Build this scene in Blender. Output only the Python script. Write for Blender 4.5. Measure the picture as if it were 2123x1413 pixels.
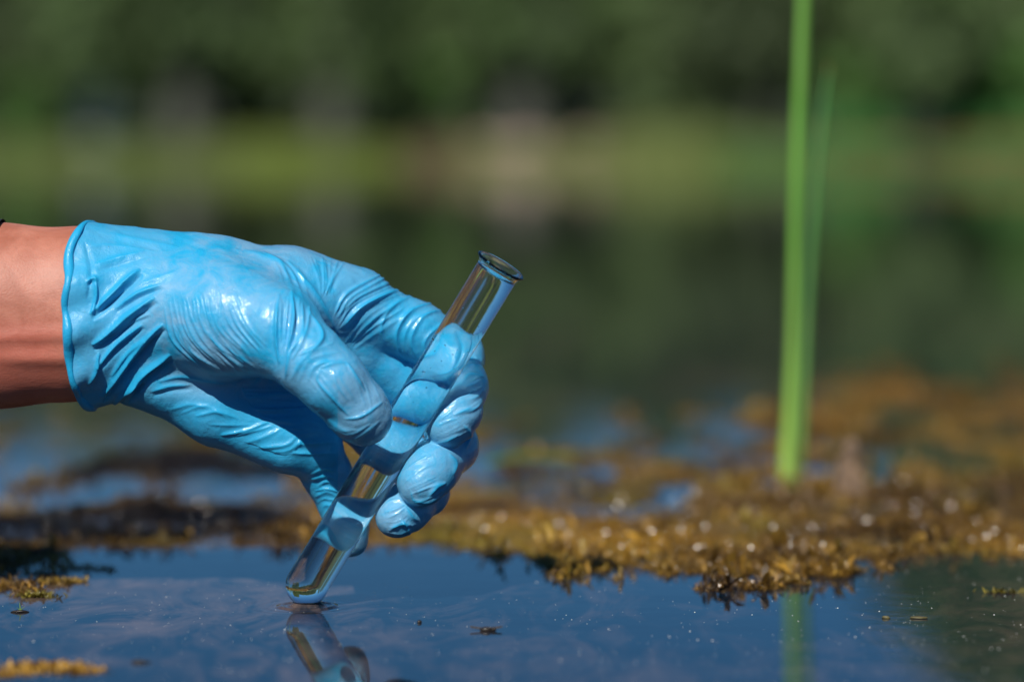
import bpy, math, random
import numpy as np
from mathutils import Vector, Matrix, noise as mnoise
for o in list(bpy.data.objects): bpy.data.objects.remove(o)
SC = bpy.context.scene
COL = SC.collection
rnd = random.Random(7)
R = math.radians

# ------------------------------------------------------------------ camera, sky, sun
FPX = 6192.0                      # focal length in pixels of the 2123 px wide photograph
CAMD = 1.18                       # distance to the plane of the test tube
PITCH = (706.5 - 327.0) / FPX
cp, sp = math.cos(PITCH), math.sin(PITCH)
def ray(px, py):
    u = (px - 1061.5) / FPX; v = (706.5 - py) / FPX
    return np.array([u, cp + sp * v, -sp + cp * v])
_r = ray(635, 1256)
CAMH = -_r[2] / _r[1] * CAMD
def at(px, py, Y):                # point in the plane y = Y
    r = ray(px, py); t = (Y + CAMD) / r[1]
    return np.array([r[0] * t, Y, CAMH + r[2] * t])
def on_water(px, py, z=0.0):
    r = ray(px, py); t = (z - CAMH) / r[2]
    return np.array([r[0] * t, -CAMD + r[1] * t, z])
def to_px(P):
    x = P[:, 0]; y = P[:, 1] + CAMD; z = P[:, 2] - CAMH
    d = y * cp - z * sp; v = y * sp + z * cp
    return 1061.5 + FPX * x / d, 706.5 - FPX * v / d
cam = bpy.data.cameras.new('camera'); camo = bpy.data.objects.new('camera', cam); COL.objects.link(camo)
camo.location = (0, -CAMD, CAMH); camo.rotation_euler = (math.pi / 2 - PITCH, 0, 0)
cam.sensor_width = 36; cam.lens = 36 * FPX / 2123; cam.clip_start = .05; cam.clip_end = 3000
cam.dof.use_dof = True; cam.dof.focus_distance = CAMD - .008; cam.dof.aperture_fstop = 3.8
SC.camera = camo
SUN_EL, SUN_AZ = 42.0, 197.0      # azimuth clockwise from +Y: behind the camera's left shoulder
w = bpy.data.worlds.new('World'); SC.world = w; w.use_nodes = True
nt = w.node_tree; bg = nt.nodes['Background']
sky = nt.nodes.new('ShaderNodeTexSky'); sky.sky_type = 'NISHITA'; sky.sun_disc = False
sky.sun_elevation = R(SUN_EL); sky.sun_rotation = R(SUN_AZ)
sky.air_density = 1.0; sky.dust_density = 0.0; sky.ozone_density = 3.5; sky.altitude = 2500
tint = nt.nodes.new('ShaderNodeMix'); tint.data_type = 'RGBA'; tint.blend_type = 'MULTIPLY'
tint.inputs[0].default_value = 1; tint.inputs[7].default_value = (.40, .76, .96, 1)
nt.links.new(sky.outputs[0], tint.inputs[6]); nt.links.new(tint.outputs[2], bg.inputs[0])
bg.inputs[1].default_value = .057
sl = bpy.data.lights.new('sun', 'SUN'); so = bpy.data.objects.new('sun', sl); COL.objects.link(so)
sl.energy = 4.3; sl.angle = R(.53); sl.color = (1, .955, .88)
sd = Vector((math.sin(R(SUN_AZ)) * math.cos(R(SUN_EL)), math.cos(R(SUN_AZ)) * math.cos(R(SUN_EL)), math.sin(R(SUN_EL))))
so.rotation_euler = sd.to_track_quat('Z', 'Y').to_euler(); so.location = (0, 0, 5)
SC.view_settings.view_transform = 'Standard'; SC.view_settings.look = 'None'
SC.view_settings.exposure = 0.2; SC.view_settings.gamma = 1; SC.view_settings.use_curve_mapping = False
SC.render.engine = 'CYCLES'
cy = SC.cycles
cy.use_denoising = True; cy.max_bounces = 14; cy.transmission_bounces = 12; cy.glossy_bounces = 5; cy.diffuse_bounces = 3
cy.transparent_max_bounces = 8; cy.sample_clamp_indirect = 6.0; cy.sample_clamp_direct = 0; cy.blur_glossy = .3
cy.caustics_refractive = True; cy.caustics_reflective = False

# ------------------------------------------------------------------ helpers
def mesh_np(name, V, F, mat=None, parent=None, smooth=True, attrs=None):
    """F: (n,3) or (n,4) int array or list of polygons"""
    me = bpy.data.meshes.new(name)
    V = np.asarray(V, dtype=np.float32)
    if isinstance(F, np.ndarray):
        k = F.shape[1]; n = len(F)
        me.vertices.add(len(V)); me.vertices.foreach_set('co', V.ravel())
        me.loops.add(n * k); me.loops.foreach_set('vertex_index', F.astype(np.int32).ravel())
        me.polygons.add(n)
        me.polygons.foreach_set('loop_start', np.arange(0, n * k, k, dtype=np.int32))
        me.update(calc_edges=True)
    else:
        me.from_pydata([tuple(map(float, v)) for v in V], [], [tuple(map(int, f)) for f in F])
    if attrs:
        for an, (kind, data) in attrs.items():
            a = me.attributes.new(an, kind, 'POINT')
            data = np.asarray(data, dtype=np.float32)
            if kind == 'FLOAT': a.data.foreach_set('value', data.ravel())
            elif kind == 'FLOAT_COLOR': a.data.foreach_set('color', data.ravel())
            else: a.data.foreach_set('vector', data.ravel())
    me.polygons.foreach_set('use_smooth', np.full(len(me.polygons), smooth, dtype=bool))
    me.update()
    if mat is not None:
        for m in (mat if isinstance(mat, list) else [mat]): me.materials.append(m)
    o = bpy.data.objects.new(name, me); COL.objects.link(o)
    if parent is not None: o.parent = parent
    return o
def tag(o, label=None, cat=None, group=None, kind=None):
    if label: o['label'] = label
    if cat: o['category'] = cat
    if group: o['group'] = group
    if kind: o['kind'] = kind
    return o
def empty(name, loc=(0, 0, 0)):
    o = bpy.data.objects.new(name, None); o.empty_display_size = .02; COL.objects.link(o); o.location = loc
    return o
class N:
    """tiny node-building helper"""
    def __init__(s, name):
        s.m = bpy.data.materials.new(name); s.m.use_nodes = True; s.t = s.m.node_tree
        s.b = s.t.nodes['Principled BSDF']; s.out = s.t.nodes['Material Output']
    def n(s, typ, **kw):
        x = s.t.nodes.new(typ)
        for k, v in kw.items():
            if k.startswith('i_'):
                key = k[2:]; key = int(key) if key.isdigit() else key.replace('_', ' ')
                if hasattr(v, 'is_linked') or isinstance(v, bpy.types.NodeSocket): s.t.links.new(v, x.inputs[key])
                else: x.inputs[key].default_value = v
            else: setattr(x, k, v)
        return x
    def l(s, a, b): s.t.links.new(a, b)
    def set(s, **kw):
        for k, v in kw.items():
            k = k.replace('_', ' ')
            if isinstance(v, bpy.types.NodeSocket): s.t.links.new(v, s.b.inputs[k])
            else: s.b.inputs[k].default_value = v
        return s
    def coord(s, scale=(1, 1, 1)):
        g = s.n('ShaderNodeNewGeometry'); m = s.n('ShaderNodeMapping'); m.inputs['Scale'].default_value = scale
        s.l(g.outputs['Position'], m.inputs['Vector']); return m.outputs[0]
    def noise(s, vec, scale, detail=4, rough=.55, dist=0):
        x = s.n('ShaderNodeTexNoise', i_Scale=scale, i_Detail=detail, i_Roughness=rough, i_Distortion=dist)
        s.l(vec, x.inputs['Vector']); return x.outputs[0]
    def ramp(s, f, stops):
        r = s.n('ShaderNodeValToRGB'); e = r.color_ramp.elements
        while len(e) < len(stops): e.new(.5)
        for i, (p, c) in enumerate(stops):
            e[i].position = p; e[i].color = (*c, 1) if len(c) == 3 else c
        s.l(f, r.inputs[0]); return r.outputs[0]
    def mix(s, f, a, b, blend='MIX'):
        x = s.n('ShaderNodeMix', data_type='RGBA', blend_type=blend)
        for sock, v in ((x.inputs[0], f), (x.inputs[6], a), (x.inputs[7], b)):
            if isinstance(v, bpy.types.NodeSocket): s.l(v, sock)
            else: sock.default_value = v if isinstance(v, (int, float)) else (*v, 1)
        return x.outputs[2]
    def math(s, op, a, b=0.0, clamp=False):
        x = s.n('ShaderNodeMath', operation=op, use_clamp=clamp)
        for i, v in enumerate((a, b)):
            if isinstance(v, bpy.types.NodeSocket): s.l(v, x.inputs[i])
            else: x.inputs[i].default_value = v
        return x.outputs[0]
    def attr(s, name, out='Fac'):
        a = s.n('ShaderNodeAttribute', attribute_name=name); return a.outputs[out]
    def bump(s, h, strength, dist, prev=None):
        b = s.n('ShaderNodeBump', i_Strength=strength, i_Distance=dist); s.l(h, b.inputs['Height'])
        if prev: s.l(prev, b.inputs['Normal'])
        return b.outputs[0]
def g3(x): return (x, x, x)

def noise_np(P, scale, seed=0, octaves=3):
    """cheap smooth pseudo noise by summed rotated sines, about -1..1"""
    rs = np.random.RandomState(seed); out = np.zeros(len(P)); amp = 1; tot = 0
    for o in range(octaves):
        for k in range(5):
            d = rs.normal(size=3); d /= np.linalg.norm(d); ph = rs.rand() * 6.28; fr = scale * (2 ** o) * (.7 + .7 * rs.rand())
            out += amp * np.sin(P @ d * fr + ph + 1.3 * np.sin(P @ np.roll(d, 1) * fr * .6 + ph * 2)); tot += amp
        amp *= .5
    return out / tot * 2.2

# ------------------------------------------------------------------ materials
def mat_water():
    n = N('pond_water')
    c = n.coord((1, .38, 1)); c2 = n.coord((1, 1, 1))
    a = n.noise(c, 30, 9, .68, 2.2); b = n.noise(c, 7, 4, .55, 1.0)
    f = n.math('MULTIPLY', a, b)
    film = n.ramp(f, [(.21, g3(0)), (.28, g3(.4)), (.40, g3(1))])
    sxy = n.n('ShaderNodeSeparateXYZ'); n.l(n.coord(), sxy.inputs[0])
    near = n.ramp(n.math('MULTIPLY', sxy.outputs[1], .1), [(.12, g3(1)), (.30, g3(.12))])
    film = n.math('MULTIPLY', n.math('MULTIPLY', film, near), n.ramp(n.math('ADD', sxy.outputs[0], .5), [(.28, g3(1)), (.62, g3(.42))]))
    deep = n.mix(n.ramp(n.math('MULTIPLY', sxy.outputs[1], .1), [(.10, g3(0)), (.45, g3(1))]), (.004, .013, .024), (.050, .074, .036))  # murky green far off; brightness of the wood's reflection put into the colour
    col = n.mix(film, deep, (.17, .115, .092))
    n.set(Base_Color=col, IOR=1.33)
    n.set(Roughness=n.ramp(film, [(0, g3(.004)), (1, g3(.025))]))
    b1 = n.noise(n.coord((1, 1.6, 1)), 16, 3, .5); b2 = n.noise(c2, 500, 2, .6)
    d1 = n.bump(b1, .08, .0014)
    n.set(Normal=n.bump(b2, .05, .0002, d1))
    return n.m
def mat_glove():
    n = N('wet_blue_nitrile')
    t = n.attr('tight'); c = n.coord((1, 1, 1))
    n1 = n.noise(c, 90, 6, .65, .8); n2 = n.noise(c, 28, 3, .5, .4)
    f = n.math('ADD', n.math('MULTIPLY', n1, 1.3), n.math('MULTIPLY', n2, .9))
    f = n.math('MULTIPLY', n.ramp(f, [(.84, g3(0)), (1.0, g3(.45)), (1.12, g3(1))]), t)
    f = n.math('MULTIPLY', n.ramp(n.math('ADD', n.math('MULTIPLY', n1, .6), n.math('MULTIPLY', n2, .5)), [(.43, g3(0)), (.60, g3(1))]), t)
    col = n.mix(f, (.018, .36, .64), (.17, .40, .61))
    n.set(Base_Color=col, IOR=1.45, Roughness=n.ramp(f, [(0, g3(.40)), (1, g3(.52))]))
    n.b.inputs['Specular IOR Level'].default_value = .35
    n.set(Coat_Weight=n.attr('wet'), Coat_Roughness=.075, Coat_IOR=1.33)
    n.set(Subsurface_Weight=.12, Subsurface_Radius=(.3, .8, 1.5), Subsurface_Scale=.002)
    wv = n.n('ShaderNodeTexVoronoi', feature='DISTANCE_TO_EDGE', i_Scale=420.0, i_Randomness=1.0)
    dv = n.n('ShaderNodeVectorMath', operation='ADD')
    nn = n.n('ShaderNodeTexNoise', i_Scale=160.0, i_Detail=3.0); n.l(c, nn.inputs['Vector'])
    sc = n.n('ShaderNodeVectorMath', operation='SCALE'); n.l(nn.outputs[1], sc.inputs[0]); sc.inputs['Scale'].default_value = .010
    n.l(c, dv.inputs[0]); n.l(sc.outputs[0], dv.inputs[1]); n.l(dv.outputs[0], wv.inputs['Vector'])
    cr = n.ramp(wv.outputs['Distance'], [(0, g3(1)), (.12, g3(0))])
    d1 = n.bump(cr, .10, .0005); d2 = n.bump(n.noise(n.coord((1.6, 1, .8)), 150, 4, .5, 2.2), .16, .0012, d1)
    nrm = n.bump(n.noise(c, 1300, 3, .6), .4, .0003, d2)
    n.set(Normal=nrm)
    n.l(n.bump(n.noise(c, 420, 4, .65, .6), .34, .0010), n.b.inputs['Coat Normal'])
    return n.m
def mat_skin():
    n = N('tanned_skin'); c = n.coord()
    a = n.noise(c, 60, 5, .6, .5); b = n.noise(c, 22, 2, .5)
    col = n.mix(n.ramp(a, [(.35, g3(0)), (.65, g3(1))]), (.38, .125, .075), (.54, .21, .14))
    col = n.mix(n.ramp(b, [(.46, g3(0)), (.64, g3(.6))]), col, (.50, .125, .085)); col = n.mix(n.ramp(n.noise(c, 420, 4, .7), [(.55, g3(0)), (.72, g3(.35))]), col, (.30, .10, .06))
    n.set(Base_Color=col, Roughness=.52, Subsurface_Weight=.25, Subsurface_Radius=(1, .35, .2), Subsurface_Scale=.004)
    v = n.n('ShaderNodeTexVoronoi', i_Scale=1300.0); n.l(c, v.inputs['Vector'])
    d = n.bump(v.outputs['Distance'], .18, .0003)
    n.set(Normal=n.bump(n.noise(n.coord((.5, 1, 1)), 300, 5, .65), .22, .0006, d))
    return n.m
def mat_plain(name, col, rough=.6, var=.35, scale=40, spec=None, trans=0, bump=0, bd=.001):
    n = N(name); c = n.coord()
    a = n.noise(c, scale, 5, .6)
    lo = tuple(x * (1 - var) for x in col); hi = tuple(min(1, x * (1 + var)) for x in col)
    n.set(Base_Color=n.mix(n.ramp(a, [(.3, g3(0)), (.7, g3(1))]), lo, hi), Roughness=rough)
    if bump: n.set(Normal=n.bump(n.noise(c, scale * 3, 5, .6), bump, bd))
    if trans:
        tb = n.n('ShaderNodeBsdfTranslucent'); n.l(n.b.inputs['Base Color'].links[0].from_socket, tb.inputs[0])
        mx = n.n('ShaderNodeMixShader', i_0=trans); n.l(n.b.outputs[0], mx.inputs[1]); n.l(tb.outputs[0], mx.inputs[2])
        n.l(mx.outputs[0], n.out.inputs[0])
    return n.m
def mat_vcol(name, rough=.5, trans=.25, bumpscale=0, spec=.5, bs=.5, bdist=.002):
    n = N(name); col = n.attr('tone', 'Color')
    c = n.coord(); a = n.noise(c, 120, 3, .6)
    col = n.mix(1.0, col, n.ramp(a, [(.25, g3(.62)), (.75, g3(1.0))]), 'MULTIPLY')
    n.set(Base_Color=col, Roughness=rough); n.b.inputs['Specular IOR Level'].default_value = spec
    if bumpscale: n.set(Normal=n.bump(n.noise(c, bumpscale, 4, .65), bs, bdist))
    if trans:
        tb = n.n('ShaderNodeBsdfTranslucent'); n.l(col, tb.inputs[0])
        mx = n.n('ShaderNodeMixShader', i_0=trans); n.l(n.b.outputs[0], mx.inputs[1]); n.l(tb.outputs[0], mx.inputs[2])
        n.l(mx.outputs[0], n.out.inputs[0])
    return n.m
def mat_glass(name, ior, col=(1, 1, 1), rough=0.0, bump=False):
    n = N(name); g = n.n('ShaderNodeBsdfGlass', i_IOR=ior, i_Roughness=rough); g.inputs[0].default_value = (*col, 1)
    if bump: n.l(n.bump(n.noise(n.coord(), 500, 3, .5), .06, .0002), g.inputs['Normal'])
    n.l(g.outputs[0], n.out.inputs[0]); return n.m
M_water = mat_water(); M_glove = mat_glove(); M_skin = mat_skin()
M_glass = mat_glass('clear_glass', 1.5, (.99, 1, .995), bump=True); M_inter = mat_glass('glass_to_water', 1.5 / 1.333)
M_sample = mat_glass('sample_water', 1.333); M_drop = mat_glass('water_drop', 1.333, rough=.03)

# ------------------------------------------------------------------ pond water
TIPC = at(637, 1256, 0.0)         # where the tube meets the surface
def lines(c, lo, hi, d0, flat, gr):
    out = [c]; d = d0; x = c
    while x < hi:
        if x - c > flat: d *= gr
        x += d; out.append(min(x, hi))
    d = d0; x = c
    while x > lo:
        if c - x > flat: d *= gr
        x -= d; out.append(max(x, lo))
    return np.unique(np.array(out))
xs = lines(TIPC[0], -70, 70, .0007, .035, 1.12); ys = lines(0.0, -4, 61.5, .0007, .035, 1.12)
X, Y = np.meshgrid(xs, ys, indexing='ij')
rr = np.hypot(X - TIPC[0], (Y - 0.0))
Z = .0027 * np.exp(-np.maximum(rr - .0052, 0) / .0013) + .0006 * np.exp(-((rr - .0105) / .0012) ** 2) + .00014 * np.exp(-rr / .008) * np.cos(rr / .0052 * 6.28) * (rr > .003)
Vw = np.stack([X, Y, Z], -1).reshape(-1, 3)
nx, ny = len(xs), len(ys); I = np.arange(nx * ny).reshape(nx, ny)
Fw = np.stack([I[:-1, :-1], I[1:, :-1], I[1:, 1:], I[:-1, 1:]], -1).reshape(-1, 4)
tag(mesh_np('water', Vw, Fw, M_water), 'dark blue pond water mirroring the sky', kind='structure')

# ------------------------------------------------------------------ ground and far bank
def ground_z(x, y):
    z = np.where(y < 60, -.35, 0)
    up = np.clip((y - 59.3) / 7, 0, 1)
    z = np.where(y > 59.3, -.08 + 1.15 * up ** .8 * .52 + .12 * np.sin(x * .7) * up, z)
    z = z + np.clip((y - 70) / 60, 0, 1) * 3.6
    side = np.clip((np.abs(x) - 62) / 10, 0, 1); z = np.where((y < 62) & (np.abs(x) > 60), np.maximum(z, -.35 + 1.2 * side), z)
    z = np.where(y < -3.2, np.maximum(z, -.35 + np.clip((-3.0 - y) / 1.2, 0, 1) * .6), z)
    return z
xs = np.unique(np.concatenate([np.linspace(-400, -80, 12), np.linspace(-80, 80, 161), np.linspace(80, 400, 12)]))
ys = np.unique(np.concatenate([np.linspace(-300, -6, 12), np.linspace(-6, 0, 16), np.linspace(0, 58, 12), np.linspace(58, 75, 40), np.linspace(75, 140, 20), np.linspace(140, 900, 8)]))
X, Y = np.meshgrid(xs, ys, indexing='ij'); Z = ground_z(X, Y) + .05 * np.sin(X * 3.1 + Y * 1.7) * (Y > 60.5)
I = np.arange(X.size).reshape(X.shape)
n = N('bank_soil_and_grass'); c = n.coord()
a = n.noise(c, .55, 4, .6); b = n.noise(c, 2.2, 5, .6)
col = n.ramp(a, [(.32, (.09, .105, .03)), (.50, (.14, .19, .045)), (.68, (.22, .20, .08))])
col = n.mix(n.ramp(b, [(.4, g3(0)), (.7, g3(.6))]), col, (.06, .08, .025))
sx = n.n('ShaderNodeSeparateXYZ'); n.l(c, sx.inputs[0])
forest = n.ramp(n.math('DIVIDE', sx.outputs[1], 100), [(.652, g3(0)), (.68, g3(1))])
col = n.mix(forest, col, n.mix(a, (.030, .045, .018), (.06, .075, .03)))
n.set(Base_Color=col, Roughness=.9, Normal=n.bump(b, .5, .2))
tag(mesh_np('ground', np.stack([X, Y, Z], -1).reshape(-1, 3), np.stack([I[:-1, :-1], I[1:, :-1], I[1:, 1:], I[:-1, 1:]], -1).reshape(-1, 4), n.m), 'pond bed and far grassy bank', kind='structure')

# grass on the far bank: many blades, coloured by stretches of the bank
M_bank = mat_vcol('bank_grass', .6, .25)
def blades(name, spans, label):
    V, F, T = [], [], []
    rs = np.random.RandomState(5)
    for (p0, p1, y0, y1, cnt, h, colr) in spans:
        for i in range(cnt):
            px = p0 + (p1 - p0) * rs.rand(); y = y0 + (y1 - y0) * rs.rand(); x = (px - 1061.5) / FPX * (y + CAMD)
            z = float(ground_z(np.array(x), np.array(y))); hh = h * (.6 + .8 * rs.rand()); wd = .03 + .03 * rs.rand(); a = rs.rand() * 3.14
            dx, dy = math.cos(a) * wd, math.sin(a) * wd; lx, ly = rs.normal() * .25 * hh, rs.normal() * .25 * hh
            k = len(V); V += [(x - dx, y - dy, z - .02), (x + dx, y + dy, z - .02), (x + dx * .5 + lx * .5, y + dy * .5 + ly * .5, z + hh * .65), (x + lx, y + ly, z + hh)]
            F += [(k, k + 1, k + 2), (k, k + 2, k + 3)]; v = .7 + .6 * rs.rand()
            T += [(colr[0] * v, colr[1] * v, colr[2] * v, 1)] * 4
    tag(mesh_np(name, V, np.array(F), M_bank, smooth=False, attrs={'tone': ('FLOAT_COLOR', T)}), label, 'grass', kind='stuff')
YG = (.30, .34, .035); DG = (.085, .12, .035); SG = (.22, .27, .07); RB = (.34, .19, .06); GG = (.06, .28, .06); TN = (.36, .27, .17)
blades('bank_grass', [(-300, 500, 60.2, 66, 3800, .24, (.18, .235, .055)), (480, 830, 60, 66.5, 2600, .24, (.22, .29, .045)), (820, 960, 60.2, 66, 800, .22, (.20, .13, .07)),
                      (940, 1330, 60.4, 66, 2000, .2, (.25, .27, .085)), (1300, 1500, 60, 66.5, 1800, .28, SG), (1450, 1720, 60, 66.5, 2200, .25, (.18, .27, .06)),
                      (1700, 2500, 60, 64, 3600, .2, RB), (1700, 2500, 63.5, 67, 3200, .7, GG), (1500, 2400, 59.6, 60.6, 1500, .25, (.09, .24, .06)), (-1500, -300, 60, 66, 1500, .3, DG), (2500, 3600, 60, 66, 1500, .3, DG)],
       'blurred grass and reeds growing along the far bank')
# pale rocks on the bank
M_rock = mat_plain('pale_rock', (.36, .26, .20), .85, .25, 3, bump=.6, bd=.05)
def rock(px, y, z, sx_, sz_, seed, label):
    rs = np.random.RandomState(seed); import bmesh
    bm = bmesh.new(); bmesh.ops.create_icosphere(bm, subdivisions=3, radius=1)
    P = np.array([v.co[:] for v in bm.verts]); P *= (1 + .22 * noise_np(P, 1.6, seed, 2))[:, None]
    P *= (sx_, sx_ * .8, sz_); P += ((px - 1061.5) / FPX * (y + CAMD), y, z)
    F = np.array([[v.index for v in f.verts] for f in bm.faces]); bm.free()
    tag(mesh_np('boulder', P, F, M_rock), label, 'rock', 'pale boulders on the far bank')
rock(1085, 61.6, .32, .50, .26, 1, 'largest pale pinkish boulder on the far bank, blurred')
rock(1010, 62.2, .36, .28, .16, 2, 'pale boulder on the far bank, left of the largest one')
rock(1215, 62.0, .42, .26, .16, 3, 'pale greenish boulder on the far bank, rightmost of three')

# ------------------------------------------------------------------ trees and shrubs across the pond
M_leafs = [mat_plain('foliage_mid', (.13, .20, .07), .6, .6, .9, trans=.3), mat_plain('foliage_dark', (.085, .125, .048), .6, .5, .9, trans=.25),
           mat_plain('foliage_bright', (.14, .30, .065), .55, .4, .9, trans=.3)]
M_bark = mat_plain('grey_bark', (.085, .088, .070), .9, .4, 6, bump=.6, bd=.03)
M_bark_p = mat_plain('pale_bark', (.46, .47, .40), .8, .3, 5, bump=.4, bd=.02)
def crown_mesh(name, h0, h1, rad, cnt, size, seed, clumps=26):
    rs = np.random.RandomState(seed)
    cc = []
    for i in range(clumps):
        t = rs.rand(); z = h0 + (h1 - h0) * t; rr_ = rad * (math.sin(math.pi * min(1, .15 + .85 * t) ** .8) * .8 + .2) * rs.rand() ** .5
        a = rs.rand() * 6.28; cc.append((rr_ * math.cos(a), rr_ * math.sin(a), z, .28 + .3 * rs.rand()))
    cc = np.array(cc); idx = rs.randint(0, clumps, cnt); C = cc[idx]
    D = rs.normal(size=(cnt, 3)); D /= np.linalg.norm(D, axis=1)[:, None]
    P = C[:, :3] + D * (C[:, 3] * (rad / 1.2) * rs.rand(cnt) ** .4)[:, None]
    A = rs.normal(size=(cnt, 3)); A /= np.linalg.norm(A, axis=1)[:, None]; B = np.cross(A, rs.normal(size=(cnt, 3))); B /= np.linalg.norm(B, axis=1)[:, None]
    s = size * (.6 + .8 * rs.rand(cnt))[:, None]
    V = np.stack([P - A * s, P + B * s * .5, P + A * s, P - B * s * .5], 1).reshape(-1, 3)
    F = np.arange(cnt * 4).reshape(-1, 4)
    me = mesh_np(name, V, F, None, smooth=False); m = me.data; bpy.data.objects.remove(me); return m
def tube_mesh(name, paths, seg=8):
    V, F = [], []
    for path in paths:
        k0 = len(V)
        for i, (p, r) in enumerate(path):
            p = Vector(p); q = Vector(path[min(i + 1, len(path) - 1)][0]) - Vector(path[max(i - 1, 0)][0]); q.normalize()
            u = q.orthogonal().normalized(); v = q.cross(u)
            for j in range(seg):
                a = 6.2832 * j / seg; V.append(p + u * (r * math.cos(a)) + v * (r * math.sin(a)))
        for i in range(len(path) - 1):
            for j in range(seg):
                a = k0 + i * seg + j; b = k0 + i * seg + (j + 1) % seg; F.append((a, b, b + seg, a + seg))
        F.append(tuple(k0 + (len(path) - 1) * seg + j for j in range(seg))); F.append(tuple(k0 + seg - 1 - j for j in range(seg)))
    me = mesh_np(name, [tuple(v) for v in V], F, None); m = me.data; bpy.data.objects.remove(me); return m
def trunk_mesh(seed, h=4.2, r=.13):
    rs = random.Random(seed); ax = []
    x = y = 0
    for i in range(9):
        t = i / 8; ax.append(((x, y, -.1 + h * t), r * (1.25 - t) + .02)); x += rs.uniform(-.06, .06); y += rs.uniform(-.06, .06)
    P = [ax]
    for i in range(7):
        k = rs.randint(3, 7); b = Vector(ax[k][0]); a = rs.random() * 6.28; L = rs.uniform(.6, 1.1)
        P.append([(b + Vector((math.cos(a), math.sin(a), .7)) * L * s, r * .4 * (1 - s) + .01) for s in (0, .4, .8, 1)])
    return tube_mesh('trunk', P)
crowns = [crown_mesh('crown', .9, 4.6, 1.25, 2600, .15, s) for s in (1, 2, 3)]
bushm = [crown_mesh('foliage', .1, 1.5, .95, 1700, .12, s, 18) for s in (11, 12)]
trunks = [trunk_mesh(s) for s in (21, 22)]
twigm = tube_mesh('stem', [[((0, 0, -.05), .05), ((.1 * k - .2, .1 * (k % 3) - .1, .6), .03), ((.25 * k - .5, .2 * (k % 3) - .2, 1.2), .01)] for k in range(5)], 6)
def child(name, me, mat, parent):
    key = (me.name, mat.name)
    if key not in _mc:
        m = me.copy(); m.materials.clear(); m.materials.append(mat); _mc[key] = m
    o = bpy.data.objects.new(name, _mc[key]); COL.objects.link(o); o.parent = parent; return o
_mc = {}
def plant(name, px, y, sc, leaf, bark, crown, trunk, label, cat, group, cn='crown', tn='trunk', zs=1):
    x = (px - 1061.5) / FPX * (y + CAMD); z = float(ground_z(np.array(x), np.array(y)))
    e = empty(name, (x, y, z - .03)); e.rotation_euler.z = rnd.random() * 6.28; e.scale = (sc, sc, sc * zs)
    child(tn, trunk, bark, e); child(cn, crown, leaf, e); tag(e, label, cat, group); return e
G1 = 'young trees in the blurred wood across the pond'
plant('tree', 205, 63.0, 1.25, M_leafs[0], M_bark_p, crowns[0], trunk_mesh(33, 4.2, .20), 'pale trunked tree near the left edge across the pond', 'tree', 'trees across the pond')
for px_, lb_ in ((385, 'thick grey trunked tree right of the pale trunked one'), (690, 'thick grey trunked tree behind the yellow green grass'), (1085, 'thick dark trunked tree behind the boulders'), (1905, 'thick grey trunked tree near the right edge')):
    plant('tree', px_, 62.8, 1.3, M_leafs[0], M_bark, crowns[1], trunk_mesh(px_, 4.2, .25), lb_, 'tree', 'thick trunked trees across the pond')
TL = 'blurred grey trunked green tree in the wood across the pond'
k = 0
for px in list(range(-560, 2900, 88)):
    jx = px + rnd.uniform(-30, 30)
    if 150 < jx < 260: continue
    lf = M_leafs[1] if (1430 < jx < 1640 or 1000 < jx < 1140 or -60 < jx < 60 or 640 < jx < 720) else M_leafs[0]
    big = 2.1 if jx > 2010 else 1.0
    plant('tree', jx, 65.5 + rnd.random() * 3, rnd.uniform(1.05, 1.35) * big, lf, M_bark, crowns[k % 3], trunks[k % 2],
          TL if big == 1 else 'tall blurred tree beyond the right edge of the far bank', 'tree', G1 if big == 1 else 'tall trees at the right of the far bank')
    k += 1
for px in list(range(-500, 2800, 105)):
    plant('tree', px + rnd.uniform(-30, 30), 71 + rnd.random() * 4, rnd.uniform(1.15, 1.35), M_leafs[1], M_bark, crowns[k % 3], trunks[k % 2], 'dark tree in the back rows of the wood', 'tree', 'back rows of the wood across the pond'); k += 1
for px, y, s, m, lb in [(60, 65, .95, 2, 'bright green shrub at the left end of the far bank'), (-70, 64.5, 1, 1, 'dark shrub just past the left end of the far bank'), (520, 66.5, .8, 0, 'green shrub behind the yellow grass of the far bank'),
                        (860, 64.8, 1.0, 0, 'rounded shrub just left of the boulders on the far bank'), (905, 66, 1.1, 2, 'tall light green shrub left of the boulders'), (1150, 66.5, .8, 1, 'dark shrub behind the boulders of the far bank'),
                        (1330, 66.5, 1.05, 0, 'green shrub right of the boulders on the far bank'), (1560, 66.5, .85, 1, 'very dark shrub left of the near reed'), (1790, 64.8, 1.2, 2, 'bright shrub on the bank right of the near reed'),
                        (1960, 64.6, 1.3, 2, 'bright green shrub on the bank towards the right edge'), (2100, 64.3, 1.5, 2, 'bright green shrub at the right edge'), (2230, 64, 1.2, 0, 'green shrub past the right edge'),
                        (1450, 67.0, .9, 0, 'green shrub further back between the boulders and the reed')]:
    plant('shrub', px, y, s, M_leafs[m], M_bark, bushm[int(px) % 2], twigm, lb, 'shrub', None, 'foliage', 'stem')
# wider surroundings of the same wood, outside the frame
for sgn in (-1, 1):
    for i in range(9):
        plant('tree', 1061 + sgn * (2300 + i * 420), 66 + rnd.random() * 4, rnd.uniform(1.2, 1.6), M_leafs[i % 2], M_bark, crowns[i % 3], trunks[i % 2], 'tree in the wood beyond the picture', 'tree', 'wood beyond the picture')

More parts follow.
